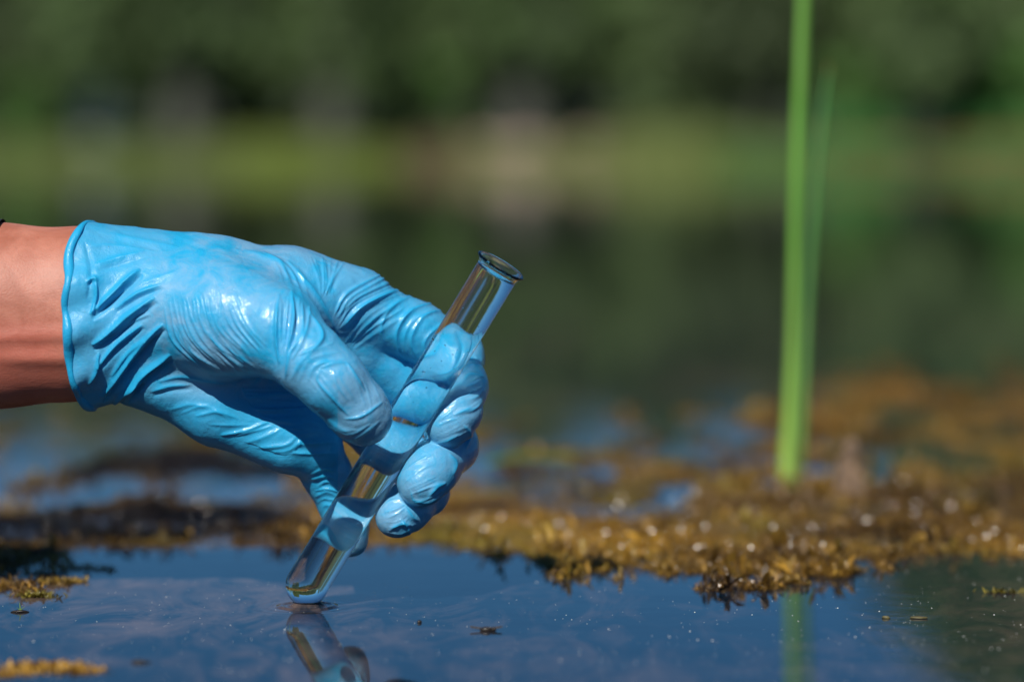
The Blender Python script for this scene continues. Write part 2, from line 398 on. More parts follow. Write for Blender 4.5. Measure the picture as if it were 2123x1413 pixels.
# ------------------------------------------------------------------ signed distance modelling
MM = .001
def cone(P, a, b, ra, rb, ys=1.0):
    a = np.array(a, float); b = np.array(b, float); S = np.array([1, ys, 1.0])
    P = P * S; a = a * S; b = b * S
    ba = b - a; t = np.clip(((P - a) @ ba) / (ba @ ba), 0, 1)
    return np.sqrt(((P - a - t[:, None] * ba) ** 2).sum(1)) - (ra + (rb - ra) * t)
def smin(a, b, k):
    h = np.clip(.5 + .5 * (b - a) / k, 0, 1); return b * (1 - h) + a * h - k * h * (1 - h)
def chain(P, pts, k=.003, ys=1.0):
    d = None
    for (p0, r0), (p1, r1) in zip(pts[:-1], pts[1:]):
        c = cone(P, p0, p1, r0, r1, ys); d = c if d is None else smin(d, c, k)
    return d
def J(px, py, y, r): return (at(px, py, y * MM), r * MM)
FOREARM = [J(-1500, 760, 10, 50), J(-500, 680, 6, 40), J(0, 653, 2, 36.0), J(165, 650, 2, 34.0), J(262, 655, 4, 31)]
FINGERS = {
    'index': [J(735, 640, 14, 14), J(860, 685, 19, 11.6), J(944, 738, 22, 11.2), J(958, 800, 6, 9.8), J(942, 855, -5, 9.8), J(927, 880, -8, 9.2)],
    'middle': [J(745, 725, 22, 13), J(845, 790, 28, 11), J(925, 858, 26, 10.6), J(938, 925, 8, 9.8), J(892, 972, -8, 10.4), J(874, 998, -12, 10.0)],
    'ring': [J(705, 830, 20, 12.5), J(790, 905, 28, 10.5), J(870, 970, 24, 10), J(880, 1020, 8, 9), J(845, 1050, -2, 9.3), J(824, 1068, -6, 8.9)],
    'little': [J(645, 925, 12, 12), J(680, 985, 16, 9.5), J(708, 1048, 18, 8.4), J(722, 1085, 15, 7.8), J(727, 1116, 12.5, 7.0)],
    'thumb': [J(500, 668, -12, 19), J(580, 690, -25, 16.0), J(640, 745, -32, 13.4), J(690, 790, -34, 12.6), J(742, 850, -30, 11.6), J(757, 866, -28, 10.6)],
}
def arm_sdf(P): return chain(P, FOREARM, .003, 1.32) 
def palm_sdf(P):
    prims = [
        ([J(150, 650, 3, 35), J(300, 650, 4, 31)], 1.30),
        ([J(290, 620, 5, 27), J(440, 610, 6, 21.5)], 1.1),
        ([J(430, 605, 6, 21), J(600, 612, 12, 18.5), J(740, 628, 14, 14.5)], 1.0),
        ([J(300, 660, 10, 22), J(745, 720, 21, 13.5)], 1.0),
        ([J(300, 720, 10, 18), J(705, 825, 20, 12.5)], 1.0),
        ([J(300, 750, 8, 16), J(450, 835, 8, 13), J(600, 905, 8, 12), J(648, 930, 10, 11.5)], 1.0),
        ([J(330, 775, 0, 11), J(440, 845, 3, 11.5), J(590, 915, 6, 9.5)], 1.0),
        ([J(350, 640, -6, 20), J(470, 660, -13, 22), J(560, 680, -20, 18)], 1.0),
        ([J(560, 605, -2, 13), J(690, 625, 6, 11)], 1.0)]
    d = None
    for pts, ys_ in prims:
        c = chain(P, pts, .006, ys_); d = c if d is None else smin(d, c, .010)
    return d
def hand_sdf(P):
    d = palm_sdf(P)
    d = smin(d, chain(P, FINGERS['thumb'], .004), .006)
    for f, kk in (('index', .0025), ('middle', .0015), ('ring', .0015), ('little', .003)):
        d = smin(d, chain(P, FINGERS[f], .004), kk)
    return d
def cuff_edge(P):
    """x of the open end of the cuff at each point: a wavy curve round the wrist"""
    px, py = to_px(P); t = (py - 648) / 185.0
    e = 150 + 34 * np.clip(np.abs(t), 0, 1.15) ** 2.6 + 14 * np.exp(-((py - 672) / 38) ** 2) + 5 * np.sin(py * .045) + 6 * np.sin(P[:, 1] * 180)
    return at(0, 700, 0)[0] + e * CAMD / FPX
def flare(P):
    px, py = to_px(P); s = np.clip((330 - px) / 170, 0, 1)
    return s * s * (.0015 + .0016 * np.sin(np.arctan2(P[:, 2] - .115, P[:, 1]) * 9 + px * .02) * (.3 + .7 * s))
def glove_sdf(P):
    d = smin(hand_sdf(P) - flare(P), arm_sdf(P) - .0018 - flare(P), .003)
    d = np.maximum(d, -(arm_sdf(P) - .0003) * 1.0 * np.where(P[:, 0] < at(262, 650, 0)[0], 1, 0) + np.where(P[:, 0] < at(262, 650, 0)[0], 0, -1))
    return np.maximum(d, cuff_edge(P) - P[:, 0])
def body_sdf(P):
    return smin(arm_sdf(P), hand_sdf(P) + .0032, .004)

def surface_nets(f, lo, hi, h, coarse=5):
    lo = np.array(lo); n = np.ceil((np.array(hi) - lo) / h).astype(int); n = ((n // coarse) + 1) * coarse + 1
    nc = (n - 1) // coarse + 1
    g = np.stack(np.meshgrid(*[np.arange(k) for k in nc], indexing='ij'), -1).reshape(-1, 3)
    cv = f(lo + g * (h * coarse)).reshape(nc)
    near = np.abs(cv) < h * coarse * 1.9
    cell = near[:-1, :-1, :-1].copy()
    for dx in (0, 1):
        for dy in (0, 1):
            for dz in (0, 1): cell |= near[dx:nc[0] - 1 + dx, dy:nc[1] - 1 + dy, dz:nc[2] - 1 + dz]
    mask = np.zeros(n, bool); mask[:-1, :-1, :-1] = np.repeat(np.repeat(np.repeat(cell, coarse, 0), coarse, 1), coarse, 2)
    m2 = mask.copy(); m2[1:] |= mask[:-1]; m2[:, 1:] |= m2[:, :-1].copy(); m2[:, :, 1:] |= m2[:, :, :-1].copy(); mask = m2
    val = np.repeat(np.repeat(np.repeat(cv, coarse, 0), coarse, 1), coarse, 2)[:n[0], :n[1], :n[2]].astype(np.float32)
    val = np.where(val < 0, -1, 1).astype(np.float32)
    idx = np.argwhere(mask); out = np.empty(len(idx), np.float32)
    for s in range(0, len(idx), 400000): out[s:s + 400000] = f(lo + idx[s:s + 400000] * h)
    val[mask] = out
    ins = val < 0
    cnt = np.zeros(n - 1, np.uint8)
    offs = [(a, b, c) for a in (0, 1) for b in (0, 1) for c in (0, 1)]
    for a, b, c in offs: cnt += ins[a:n[0] - 1 + a, b:n[1] - 1 + b, c:n[2] - 1 + c]
    act = np.argwhere((cnt > 0) & (cnt < 8))
    cvv = {o: val[act[:, 0] + o[0], act[:, 1] + o[1], act[:, 2] + o[2]] for o in offs}
    S = np.zeros((len(act), 3)); C = np.zeros(len(act))
    for o in offs:
        for ax in range(3):
            if o[ax]: continue
            q = list(o); q[ax] = 1; q = tuple(q); a, b = cvv[o], cvv[q]; m = (a < 0) != (b < 0)
            t = np.where(m, a / np.where(m, a - b, 1), 0); p = np.tile(np.array(o, float), (len(act), 1)); p[:, ax] += t
            S[m] += p[m]; C[m] += 1
    V = lo + (act + S / C[:, None]) * h
    look = -np.ones(n - 1, np.int32); look[act[:, 0], act[:, 1], act[:, 2]] = np.arange(len(act))
    Q = []
    for ax in range(3):
        sl0 = [slice(None)] * 3; sl1 = [slice(None)] * 3; sl0[ax] = slice(0, -1); sl1[ax] = slice(1, None)
        s0, s1 = ins[tuple(sl0)], ins[tuple(sl1)]; e = np.argwhere(s0 != s1); b1, b2 = [(1, 2), (2, 0), (0, 1)][ax]
        e = e[(e[:, b1] > 0) & (e[:, b2] > 0) & (e[:, b1] < n[b1] - 1) & (e[:, b2] < n[b2] - 1)]
        flip = s0[e[:, 0], e[:, 1], e[:, 2]]
        def cell_(d1, d2):
            q = e.copy(); q[:, b1] -= d1; q[:, b2] -= d2; return look[q[:, 0], q[:, 1], q[:, 2]]
        q = np.stack([cell_(1, 1), cell_(0, 1), cell_(0, 0), cell_(1, 0)], -1); q[~flip] = q[~flip][:, ::-1]; Q.append(q)
    Q = np.concatenate(Q); return V, Q[(Q >= 0).all(1)]
def vnormals(V, Q):
    a = V[Q[:, 2]] - V[Q[:, 0]]; b = V[Q[:, 3]] - V[Q[:, 1]]; n = np.cross(a, b); N_ = np.zeros_like(V)
    for i in range(4):
        for c in range(3): N_[:, c] += np.bincount(Q[:, i], n[:, c], len(V))
    return N_ / (np.linalg.norm(N_, axis=1)[:, None] + 1e-12)
def smooth_mesh(V, Q, it, lam=.5):
    E = np.concatenate([Q[:, [0, 1]], Q[:, [1, 2]], Q[:, [2, 3]], Q[:, [3, 0]]]); cnt = np.bincount(E[:, 0], minlength=len(V))
    for k in range(it):
        L = np.stack([np.bincount(E[:, 0], V[E[:, 1], c], len(V)) for c in range(3)], -1) / np.maximum(cnt, 1)[:, None]
        V = V + (L - V) * (lam if k % 2 == 0 else -lam * .95)
    return V

# ------------------------------------------------------------------ person: forearm, gloved hand
lo = at(120, 1170, 0); hi = at(1030, 440, 0)
V, Q = surface_nets(glove_sdf, (lo[0], -.050, lo[2]), (hi[0], .052, hi[2]), .00043)
V = smooth_mesh(V, Q, 5)
Nn = vnormals(V, Q)
px, py = to_px(V)
ridge = np.zeros(len(V))
def seg_dist(px, py, pts):
    best = np.full(len(px), 1e9); tt = np.zeros(len(px)); L = [0]
    for a, b in zip(pts[:-1], pts[1:]): L.append(L[-1] + math.dist(a, b))
    for i, (a, b) in enumerate(zip(pts[:-1], pts[1:])):
        dx, dy = b[0] - a[0], b[1] - a[1]; l2 = dx * dx + dy * dy + 1e-9
        t = np.clip(((px - a[0]) * dx + (py - a[1]) * dy) / l2, 0, 1); d = np.hypot(px - a[0] - t * dx, py - a[1] - t * dy)
        m = d < best; best[m] = d[m]; tt[m] = (L[i] + t[m] * (L[i + 1] - L[i])) / L[-1]
    return best, tt
def smooth_poly(pts, n=14):
    pts = [np.array(p, float) for p in pts]
    if len(pts) == 2: return [tuple(pts[0] + (pts[1] - pts[0]) * i / 4) for i in range(5)]
    P = [2 * pts[0] - pts[1]] + pts + [2 * pts[-1] - pts[-2]]; out = []
    for i in range(1, len(P) - 2):
        for j in range(6):
            t = j / 6; out.append(tuple(.5 * ((2 * P[i]) + (P[i + 1] - P[i - 1]) * t + (2 * P[i - 1] - 5 * P[i] + 4 * P[i + 1] - P[i + 2]) * t * t + (3 * P[i] - P[i - 1] - 3 * P[i + 1] + P[i + 2]) * t ** 3)))
    out.append(tuple(pts[-1])); return out
front = Nn[:, 1] < .35
def stroke(pts, wpx, hmm, trough=.45, ymax=None, ymin=None):
    global ridge
    pts = smooth_poly(pts); xs_ = [p[0] for p in pts]; ys_ = [p[1] for p in pts]; m = 4 * wpx
    sel = np.where(front & (px > min(xs_) - m) & (px < max(xs_) + m) & (py > min(ys_) - m) & (py < max(ys_) + m))[0]
    if ymax is not None: sel = sel[V[sel, 1] < ymax * MM]
    if ymin is not None: sel = sel[V[sel, 1] > ymin * MM]
    if not len(sel): return
    d, t = seg_dist(px[sel], py[sel], pts); w_ = wpx * (.45 + .9 * np.sin(np.pi * np.clip(t, .02, .98)) ** .7)
    taper = np.clip(np.sin(np.pi * t), 0, 1) ** .5
    prof = 1.15 * np.exp(-(d / (w_ * .8)) ** 1.45) - trough * np.exp(-(d / (w_ * 2.1)) ** 2)
    ridge[sel] += hmm * MM * taper * prof
def family(A, B, n, wpx, hmm, jit=4, seed=0, **kw):
    rs = random.Random(seed); m = max(len(A), len(B))
    for i in range(n):
        t = (i + rs.uniform(-.25, .25)) / max(1, n - 1); P = []
        for a, b in zip(A, B): P.append((a[0] + (b[0] - a[0]) * t + rs.uniform(-jit, jit), a[1] + (b[1] - a[1]) * t + rs.uniform(-jit, jit)))
        f0, f1 = rs.uniform(0, .25), rs.uniform(.75, 1)
        P[0] = tuple(np.array(P[0]) * (1 - f0) + np.array(P[1]) * f0); P[-1] = tuple(np.array(P[-1]) * f1 + np.array(P[-2]) * (1 - f1))
        stroke(P, wpx * rs.uniform(.7, 1.4), hmm * rs.uniform(.5, 1.3), **kw)
# cuff folds
for s, w0, h0 in [([(186, 652), (230, 612), (290, 558)], 7, 2.6), ([(190, 716), (250, 668), (322, 616)], 7, 2.6), ([(210, 824), (258, 758), (300, 708), (338, 672)], 7, 2.8),
          ([(258, 828), (298, 776), (354, 734)], 7, 2.6), ([(178, 585), (196, 577), (200, 612), (190, 650)], 5, 1.8), ([(200, 765), (240, 715), (296, 672)], 5, 1.6),
          ([(235, 838), (270, 806), (300, 790)], 5, 1.4), ([(196, 548), (240, 536), (300, 520)], 8, .8), ([(238, 640), (285, 610), (336, 590)], 5, 1.2), ([(312, 812), (350, 800), (396, 797)], 6, .8),
          ([(182, 800), (200, 770), (205, 730)], 5, 1.4), ([(228, 700), (270, 668), (310, 650)], 4, .8), ([(230, 780), (262, 735), (300, 700)], 4, .9)]:
    stroke(s, w0, h0, 0.1); stroke([(x + w0 * .7, y + w0 * 1.5) for x, y in s], w0 * .9, -h0 * .65, 0.0)
for s in [([(205, 480), (260, 490), (370, 512)], 8, .6), ([(330, 790), (380, 780), (470, 795)], 8, 1.0), ([(290, 590), (330, 575), (372, 560)], 8, .5), ([(182, 510), (240, 508), (330, 522)], 7, .6), ([(175, 500), (190, 560), (182, 620)], 6, -.8)]: stroke(*s)
# arcs on the heel of the thumb
family([(335, 610), (358, 700), (425, 770)], [(452, 590), (470, 675), (540, 760)], 13, 3.6, .62, 4, 1, ymax=12)
family([(350, 660), (395, 730), (470, 775)], [(420, 620), (450, 700), (540, 772)], 10, 3.0, .5, 4, 12, ymax=12)
family([(440, 640), (455, 680), (500, 730)], [(480, 600), (510, 670), (560, 730)], 6, 3.4, .7, 3, 2, ymax=5)
family([(578, 600), (576, 690), (580, 760)], [(640, 620), (636, 690), (600, 745)], 8, 4.2, .95, 4, 4, ymax=5)
stroke([(605, 600), (606, 680), (590, 740)], 5, 1.4, ymax=5); stroke([(579, 609), (572, 690), (581, 755)], 5, 1.4, ymax=5)
stroke([(638, 642), (668, 690), (655, 718), (618, 736)], 5, 1.3, ymax=5); stroke([(620, 700), (600, 740), (592, 785)], 5, 1.0, ymax=5)
# thumb: creases across the joint, fold round the nail side
family([(596, 790), (630, 735), (690, 712)], [(640, 800), (660, 760), (720, 745)], 5, 4, .5, 4, 5, ymax=0)
stroke([(664, 762), (659, 788), (690, 825), (725, 862)], 3.2, .8, .2, ymax=0); stroke([(719, 750), (738, 780), (758, 812)], 3.2, .8, .2, ymax=0); stroke([(690, 770), (700, 800), (722, 830)], 3, .4, .2, ymax=0)
family([(625, 770), (655, 800), (690, 850)], [(740, 750), (770, 790), (795, 850)], 7, 2.6, .28, 6, 21, ymax=0)
stroke([(712, 868), (750, 862), (795, 832)], 3.5, .7, .2, ymax=0); stroke([(664, 762), (695, 752), (719, 750)], 3.5, .6, .2, ymax=0)
family([(640, 840), (690, 880), (730, 905)], [(690, 900), (735, 905), (790, 870)], 4, 4, .5, 4, 6, ymax=0)
# fan of folds in the web between thumb and index
family([(668, 618), (664, 580), (640, 520)], [(676, 618), (690, 580), (712, 538)], 7, 3.6, .7, 3, 7)
family([(690, 655), (720, 610), (800, 560)], [(706, 700), (760, 640), (872, 592)], 10, 4.4, .95, 5, 8)
family([(715, 715), (760, 660), (830, 610)], [(735, 720), (780, 690), (860, 640)], 4, 5, .9, 4, 9)
stroke([(596, 540), (640, 590), (668, 630), (700, 690)], 7, 1.0)
# rings round the index finger
for s in [([(832, 742), (822, 690), (850, 646), (902, 625)], 5, 1.3), ([(868, 748), (852, 702), (880, 655), (925, 642)], 5, .9), ([(800, 720), (790, 680), (810, 640), (862, 606)], 5, .8),
          ([(846, 740), (838, 700), (862, 660), (915, 640)], 4, .6), ([(885, 752), (880, 710), (905, 680), (940, 660)], 4, .8), ([(905, 770), (905, 730), (930, 700), (965, 690)], 5, 1.0),
          ([(925, 790), (930, 750), (955, 725), (985, 720)], 5, 1.0), ([(960, 790), (975, 775), (1005, 780)], 6, 1.0), ([(955, 768), (975, 755), (1004, 758)], 5, .8)]: stroke(*s)
# finger pads
for s in [([(940, 860), (965, 850), (985, 845)], 5, .8), ([(905, 920), (925, 912), (950, 900)], 5, .7), ([(930, 940), (945, 960), (940, 985)], 6, .9), ([(890, 1030), (905, 1010), (925, 1000)], 6, 1.1), ([(855, 1035), (885, 1042), (910, 1030)], 5, .9),
          ([(850, 1015), (860, 1040), (885, 1048)], 4, .7), ([(830, 1075), (845, 1095), (850, 1110)], 5, .9), ([(806, 1100), (830, 1085), (858, 1090)], 5, .8), ([(840, 1050), (855, 1070), (868, 1080)], 5, .8), ([(960, 880), (975, 900), (965, 930)], 6, .9)]: stroke(*s)
family([(895, 870), (915, 850), (950, 838)], [(905, 925), (935, 915), (975, 890)], 6, 2.6, .35, 5, 31, ymax=6)
family([(830, 985), (860, 960), (900, 945)], [(850, 1040), (885, 1035), (925, 1010)], 7, 2.6, .4, 5, 32, ymax=6)
family([(790, 1050), (810, 1035), (840, 1030)], [(800, 1105), (835, 1110), (868, 1080)], 6, 2.6, .4, 4, 33, ymax=6)
family([(965, 790), (985, 780), (1008, 775)], [(960, 860), (985, 850), (1004, 830)], 6, 3, .5, 4, 34)
# palm in the thumb's shade and heel of the palm
family([(400, 800), (520, 800), (650, 800)], [(480, 900), (580, 930), (700, 930)], 13, 6, .8, 9, 10, ymin=-6)
family([(345, 845), (400, 838), (450, 860)], [(560, 945), (610, 930), (650, 900)], 9, 4.5, .8, 8, 11)
family([(640, 985), (670, 975), (700, 985)], [(660, 1060), (680, 1045), (710, 1055)], 7, 4, .7, 5, 13)
family([(470, 510), (560, 540), (600, 600)], [(560, 520), (620, 560), (650, 640)], 6, 5, .45, 6, 14)
rg = ridge.copy()
V = V + Nn * (ridge + .00035 * noise_np(V, 120, 3, 3) + .00010 * noise_np(V, 700, 5, 2))[:, None]
lowf = noise_np(V, 60, 8, 2)
cuffness = np.clip((335 - px) / 60, 0, 1)
tight = np.clip(1.0 - np.clip(rg / .0005, 0, 1) * .9, 0, 1) * np.where(front, 1, .7) * (1 - .55 * cuffness) * np.clip(.75 + .5 * lowf, .3, 1)
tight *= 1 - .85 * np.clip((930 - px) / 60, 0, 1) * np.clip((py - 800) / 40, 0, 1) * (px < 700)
wet = np.clip((px - 330) / 230, .15, 1) * np.clip(.95 + .6 * noise_np(V, 90, 12, 2), .3, 1)
lo2 = at(-420, 1170, 0)
Vb, Qb = surface_nets(body_sdf, (lo2[0], -.052, lo2[2]), (hi[0], .056, at(0, 400, 0)[2]), .0016, 4)
Vb = smooth_mesh(Vb, Qb, 6)
pbx, pby = to_px(Vb); Nb = vnormals(Vb, Qb)
armz = np.clip((170 - pbx) / 40, 0, 1)
disp = .0005 * noise_np(Vb * (.35, 1, 1), 90, 4, 2) + .0012 * np.exp(-((pby - 742) / 16) ** 2) * np.clip((pbx + 50) / 100, 0, 1) + .0009 * np.exp(-((pby - 700 + pbx * .05) / 14) ** 2)
Vb = Vb + Nb * (disp * armz)[:, None]
person = mesh_np('person', Vb, Qb, M_skin)
tag(person, 'bare tanned forearm with a blue gloved hand holding a test tube', 'person')
glove = mesh_np('glove', V, Q, M_glove, person, attrs={'tight': ('FLOAT', tight), 'wet': ('FLOAT', wet)})
# rolled bead along the open end of the cuff
def arm_surface(x, ang, off):
    """point on the glove surface at station x and angle, by marching out from the axis"""
    c = np.array([x, .003, at(165, 650, 0)[2]]); d = np.array([0, math.cos(ang), math.sin(ang)]); r = np.linspace(.015, .055, 120)
    P = c + r[:, None] * d; v = smin(hand_sdf(P) - flare(P), arm_sdf(P) - .0018 - flare(P), .003); k = np.argmax(v > 0); return c + d * (r[k] + off)
path = []
NB = 120
for i in range(NB):
    a = 6.28318 * i / NB; x = at(160, 650, 0)[0]
    for _ in range(4):
        p = arm_surface(x, a, -.0004); x = float(cuff_edge(p[None])[0])
    path.append(p + np.array([-.0004, 0, 0]) + np.array([.0007 * math.sin(a * 3 + 1) + .0003 * math.sin(a * 8), 0, 0]))
Vr, Fr = [], []; SEG = 10
for i in range(NB):
    p = Vector(path[i]); tdir = (Vector(path[(i + 1) % NB]) - Vector(path[i - 1])).normalized(); u = Vector((1, 0, 0)); u = (u - tdir * u.dot(tdir)).normalized(); v = tdir.cross(u)
    rr_ = .0011 * (1 + .22 * math.sin(i * .31) + .10 * math.sin(i * .83))
    for j in range(SEG):
        b = 6.28318 * j / SEG; Vr.append(p + u * rr_ * 1.5 * math.cos(b) + v * rr_ * math.sin(b))
for i in range(NB):
    for j in range(SEG):
        a = i * SEG + j; b = i * SEG + (j + 1) % SEG; c2 = ((i + 1) % NB) * SEG + (j + 1) % SEG; d = ((i + 1) % NB) * SEG + j; Fr.append((a, d, c2, b))
Vr = np.array([tuple(v) for v in Vr])
rim = mesh_np('cuff_rim', Vr, np.array(Fr), M_glove, glove, attrs={'tight': ('FLOAT', np.zeros(len(Vr))), 'wet': ('FLOAT', np.full(len(Vr), .2))})
# dark sleeve hem, just entering the frame at the top left
M_sleeve = mat_plain('dark_sleeve', (.012, .012, .018), .8, .4, 300, bump=.4, bd=.0005)
Vs, Fs = [], []
for i in range(14):
    for j in range(48):
        a = 6.28318 * j / 48; edge = 8 - 55 * (1 - math.sin(a)) / 2; pxx = edge - i * 60 + (0 if i else 0)
        c = at(pxx, 652 + max(0, -pxx) * .09, 2 * MM); rr_ = (36.3 + max(0, -pxx) * .0115 + 1.4 + (1.5 * math.sin(j * 1.7 + i * 1.3) if i > 1 else .2)) * MM
        Vs.append((c[0], c[1] + rr_ * math.cos(a) / 1.32, c[2] + rr_ * math.sin(a)))
for i in range(13):
    for j in range(48): Fs.append((i * 48 + j, i * 48 + (j + 1) % 48, (i + 1) * 48 + (j + 1) % 48, (i + 1) * 48 + j))
sleeve = mesh_np('sleeve', Vs, np.array(Fs), M_sleeve, person)

# ------------------------------------------------------------------ test tube filled with water
TB = at(614, 1248, 0.0); TT = at(1040, 548, -.024)
axis = Vector(TT - TB); TL_ = axis.length; axis.normalize()
RO = 8.45 * MM; RI = 7.4 * MM; SEG = 96
base = Vector(TB)                           # lowest point region of the rounded end
rot = Vector((0, 0, 1)).rotation_difference(axis).to_matrix().to_4x4()
def lathe(prof, closed_ends=(False, False), seg=SEG):
    V, F = [], []
    for (r, z) in prof:
        if r < 1e-7: V.append([(0, 0, z)])
        else: V.append([(r * math.cos(6.2831853 * j / seg), r * math.sin(6.2831853 * j / seg), z) for j in range(seg)])
    idx = []; flat = []
    for ring in V: idx.append(list(range(len(flat), len(flat) + len(ring)))); flat += ring
    for a, b in zip(idx[:-1], idx[1:]):
        for j in range(seg):
            if len(a) == 1 and len(b) == 1: continue
            if len(a) == 1: F.append((a[0], b[(j + 1) % seg], b[j]))
            elif len(b) == 1: F.append((a[j], a[(j + 1) % seg], b[0]))
            else: F.append((a[j], a[(j + 1) % seg], b[(j + 1) % seg], b[j]))
    return flat, F
# local z: 0 = centre of the rounded end's sphere is at RO; tube starts at z = 0
lev = TL_ - 4.2 * MM
glassp = [(RO * math.sin(t), RO - RO * math.cos(t)) for t in np.linspace(0, math.pi / 2, 20)]
glassp += [(RO, z) for z in np.linspace(RO + .001, TL_ - 4.5 * MM, 30)] + [(RO + .1 * MM, TL_ - 3.2 * MM), (RO + .55 * MM, TL_ - 1.9 * MM), (RO + 1.2 * MM, TL_ - 1.2 * MM), (RO + 1.75 * MM, TL_ - .75 * MM), (RO + 1.75 * MM, TL_ - .3 * MM), (RO + 1.2 * MM, TL_), (RI + 1.35 * MM, TL_ - .5 * MM), (RI + .75 * MM, TL_ - 1.3 * MM), (RI + .2 * MM, TL_ - 2.3 * MM), (RI, TL_ - 3.2 * MM), (RI, lev + .6 * MM)]
Vg, Fg = lathe(glassp)
root = empty('test_tube', base); root.rotation_euler = rot.to_euler()
tag(root, 'slanted clear glass test tube with flared rim, touching the pond', 'test tube')
gl = mesh_np('glass_wall', Vg, Fg, M_glass, root)
ws = [(RI * math.sin(t), RO - RI * math.cos(t)) for t in np.linspace(0, math.pi / 2, 20)] + [(RI, z) for z in np.linspace(RO + .001, lev + .6 * MM, 30)]
Va, Fa = lathe(ws); Fa = [tuple(reversed(f)) for f in Fa]
wt = [(RI, lev + .6 * MM), (RI * .93, lev + .2 * MM), (RI * .8, lev + .05 * MM), (RI * .5, lev), (0, lev)]
Vb2, Fb2 = lathe(wt)
k = len(Va); me_faces = Fa + [tuple(i + k for i in f) for f in Fb2]
sample = mesh_np('water_sample', Va + Vb2, me_faces, [M_inter, M_sample])
for p in sample.data.polygons: p.material_index = 0 if p.index < len(Fa) else 1
sample.location = base; sample.rotation_euler = rot.to_euler()
tag(sample, 'clear pond water filling the slanted test tube', 'water sample')
Vd, Fd = [], []
import bmesh
bm = bmesh.new(); bmesh.ops.create_icosphere(bm, subdivisions=2, radius=1); bv = np.array([v.co[:] for v in bm.verts]); bf = np.array([[v.index for v in f.verts] for f in bm.faces]); bm.free()
rb = np.random.RandomState(8)
for i in range(110):
    a = rb.rand() * 6.28; r_ = rb.uniform(.00008, .00026) * (1.5 if rb.rand() < .1 else 1); zc = lev * (1 - rb.rand() ** 1.4 * .97) - .001; zc = max(zc, RO + .001)
    Fd.append(bf + len(bv) * i); Vd.append(bv * r_ + ((RI - r_ - .00006) * math.cos(a), (RI - r_ - .00006) * math.sin(a), zc))
tag(mesh_np('bubbles', np.concatenate(Vd), np.concatenate(Fd), mat_glass('air_in_water', 1 / 1.333), sample), kind='stuff')
def tube_y(py): return 0 + (TT[1] - TB[1]) * (1247 - py) / (1247 - 548)

# ------------------------------------------------------------------ reed beside the water
M_reed = N('reed_leaf'); nn = M_reed; c = nn.coord((1, 1, .03))
v = nn.noise(c, 900, 3, .6); tn = nn.attr('tone', 'Color')
cc = nn.mix(nn.ramp(v, [(.35, g3(0)), (.65, g3(.5))]), tn, (.30, .48, .12)); nn.set(Base_Color=cc, Roughness=.38)
tb = nn.n('ShaderNodeBsdfTranslucent'); nn.l(cc, tb.inputs[0]); mx = nn.n('ShaderNodeMixShader', i_0=.35); nn.l(nn.b.outputs[0], mx.inputs[1]); nn.l(tb.outputs[0], mx.inputs[2]); nn.l(mx.outputs[0], nn.out.inputs[0])
M_reed = nn.m
RB_ = on_water(1640, 992); ry = RB_[1]
reed = empty('reed', tuple(RB_)); tag(reed, 'pale green reed with two long upright blades growing from the algae', 'reed plant')
def blade(name, pts, thick, c0, c1, tipc=None, yoff=0):
    """pts: (px, py, half width px) along the blade"""
    V, T = [], []; L = len(pts); K = 10
    sm = smooth_poly([(p[0], p[1]) for p in pts]); ts = np.linspace(0, L - 1, len(sm)); hw = .84 * np.interp(ts, range(L), [p[2] for p in pts])
    for i, (x, y_) in enumerate(sm):
        P = at(x, y_, ry + yoff); w_ = hw[i] * (ry + CAMD) / FPX; t = i / (len(sm) - 1); th = thick * (1 - .7 * t)
        for j in range(K):
            a = 6.28318 * j / K; V.append((P[0] - RB_[0] + w_ * math.cos(a), P[1] - RB_[1] + th * math.sin(a) + .15 * w_ * math.cos(2 * a), P[2] - RB_[2]))
            cl = [c0[q] * (1 - min(1, t * 2.2)) + c1[q] * min(1, t * 2.2) for q in range(3)]
            if tipc and t > .93: cl = tipc
            if y_ < -60: f_ = max(.10, 1 + (y_ + 60) / 200); cl = [q * f_ for q in cl]
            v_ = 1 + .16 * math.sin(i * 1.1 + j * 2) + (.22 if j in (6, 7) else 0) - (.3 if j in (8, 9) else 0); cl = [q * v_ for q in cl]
            T.append((*cl, 1))
    F = [(i * K + j, i * K + (j + 1) % K, (i + 1) * K + (j + 1) % K, (i + 1) * K + j) for i in range(len(sm) - 1) for j in range(K)]
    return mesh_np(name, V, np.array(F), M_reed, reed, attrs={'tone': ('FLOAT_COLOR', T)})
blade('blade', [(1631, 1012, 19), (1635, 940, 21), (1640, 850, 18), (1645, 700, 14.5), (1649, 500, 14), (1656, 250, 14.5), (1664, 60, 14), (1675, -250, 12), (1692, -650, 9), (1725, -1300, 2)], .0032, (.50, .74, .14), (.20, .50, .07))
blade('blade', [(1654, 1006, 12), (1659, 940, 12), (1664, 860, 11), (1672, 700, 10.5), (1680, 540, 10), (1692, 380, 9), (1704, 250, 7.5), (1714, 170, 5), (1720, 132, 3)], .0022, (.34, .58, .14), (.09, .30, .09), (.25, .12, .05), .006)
blade('sheath', [(1640, 1020, 28), (1640, 970, 26), (1643, 920, 17), (1646, 880, 6)], .0045, (.50, .58, .26), (.36, .50, .14), None, .002)

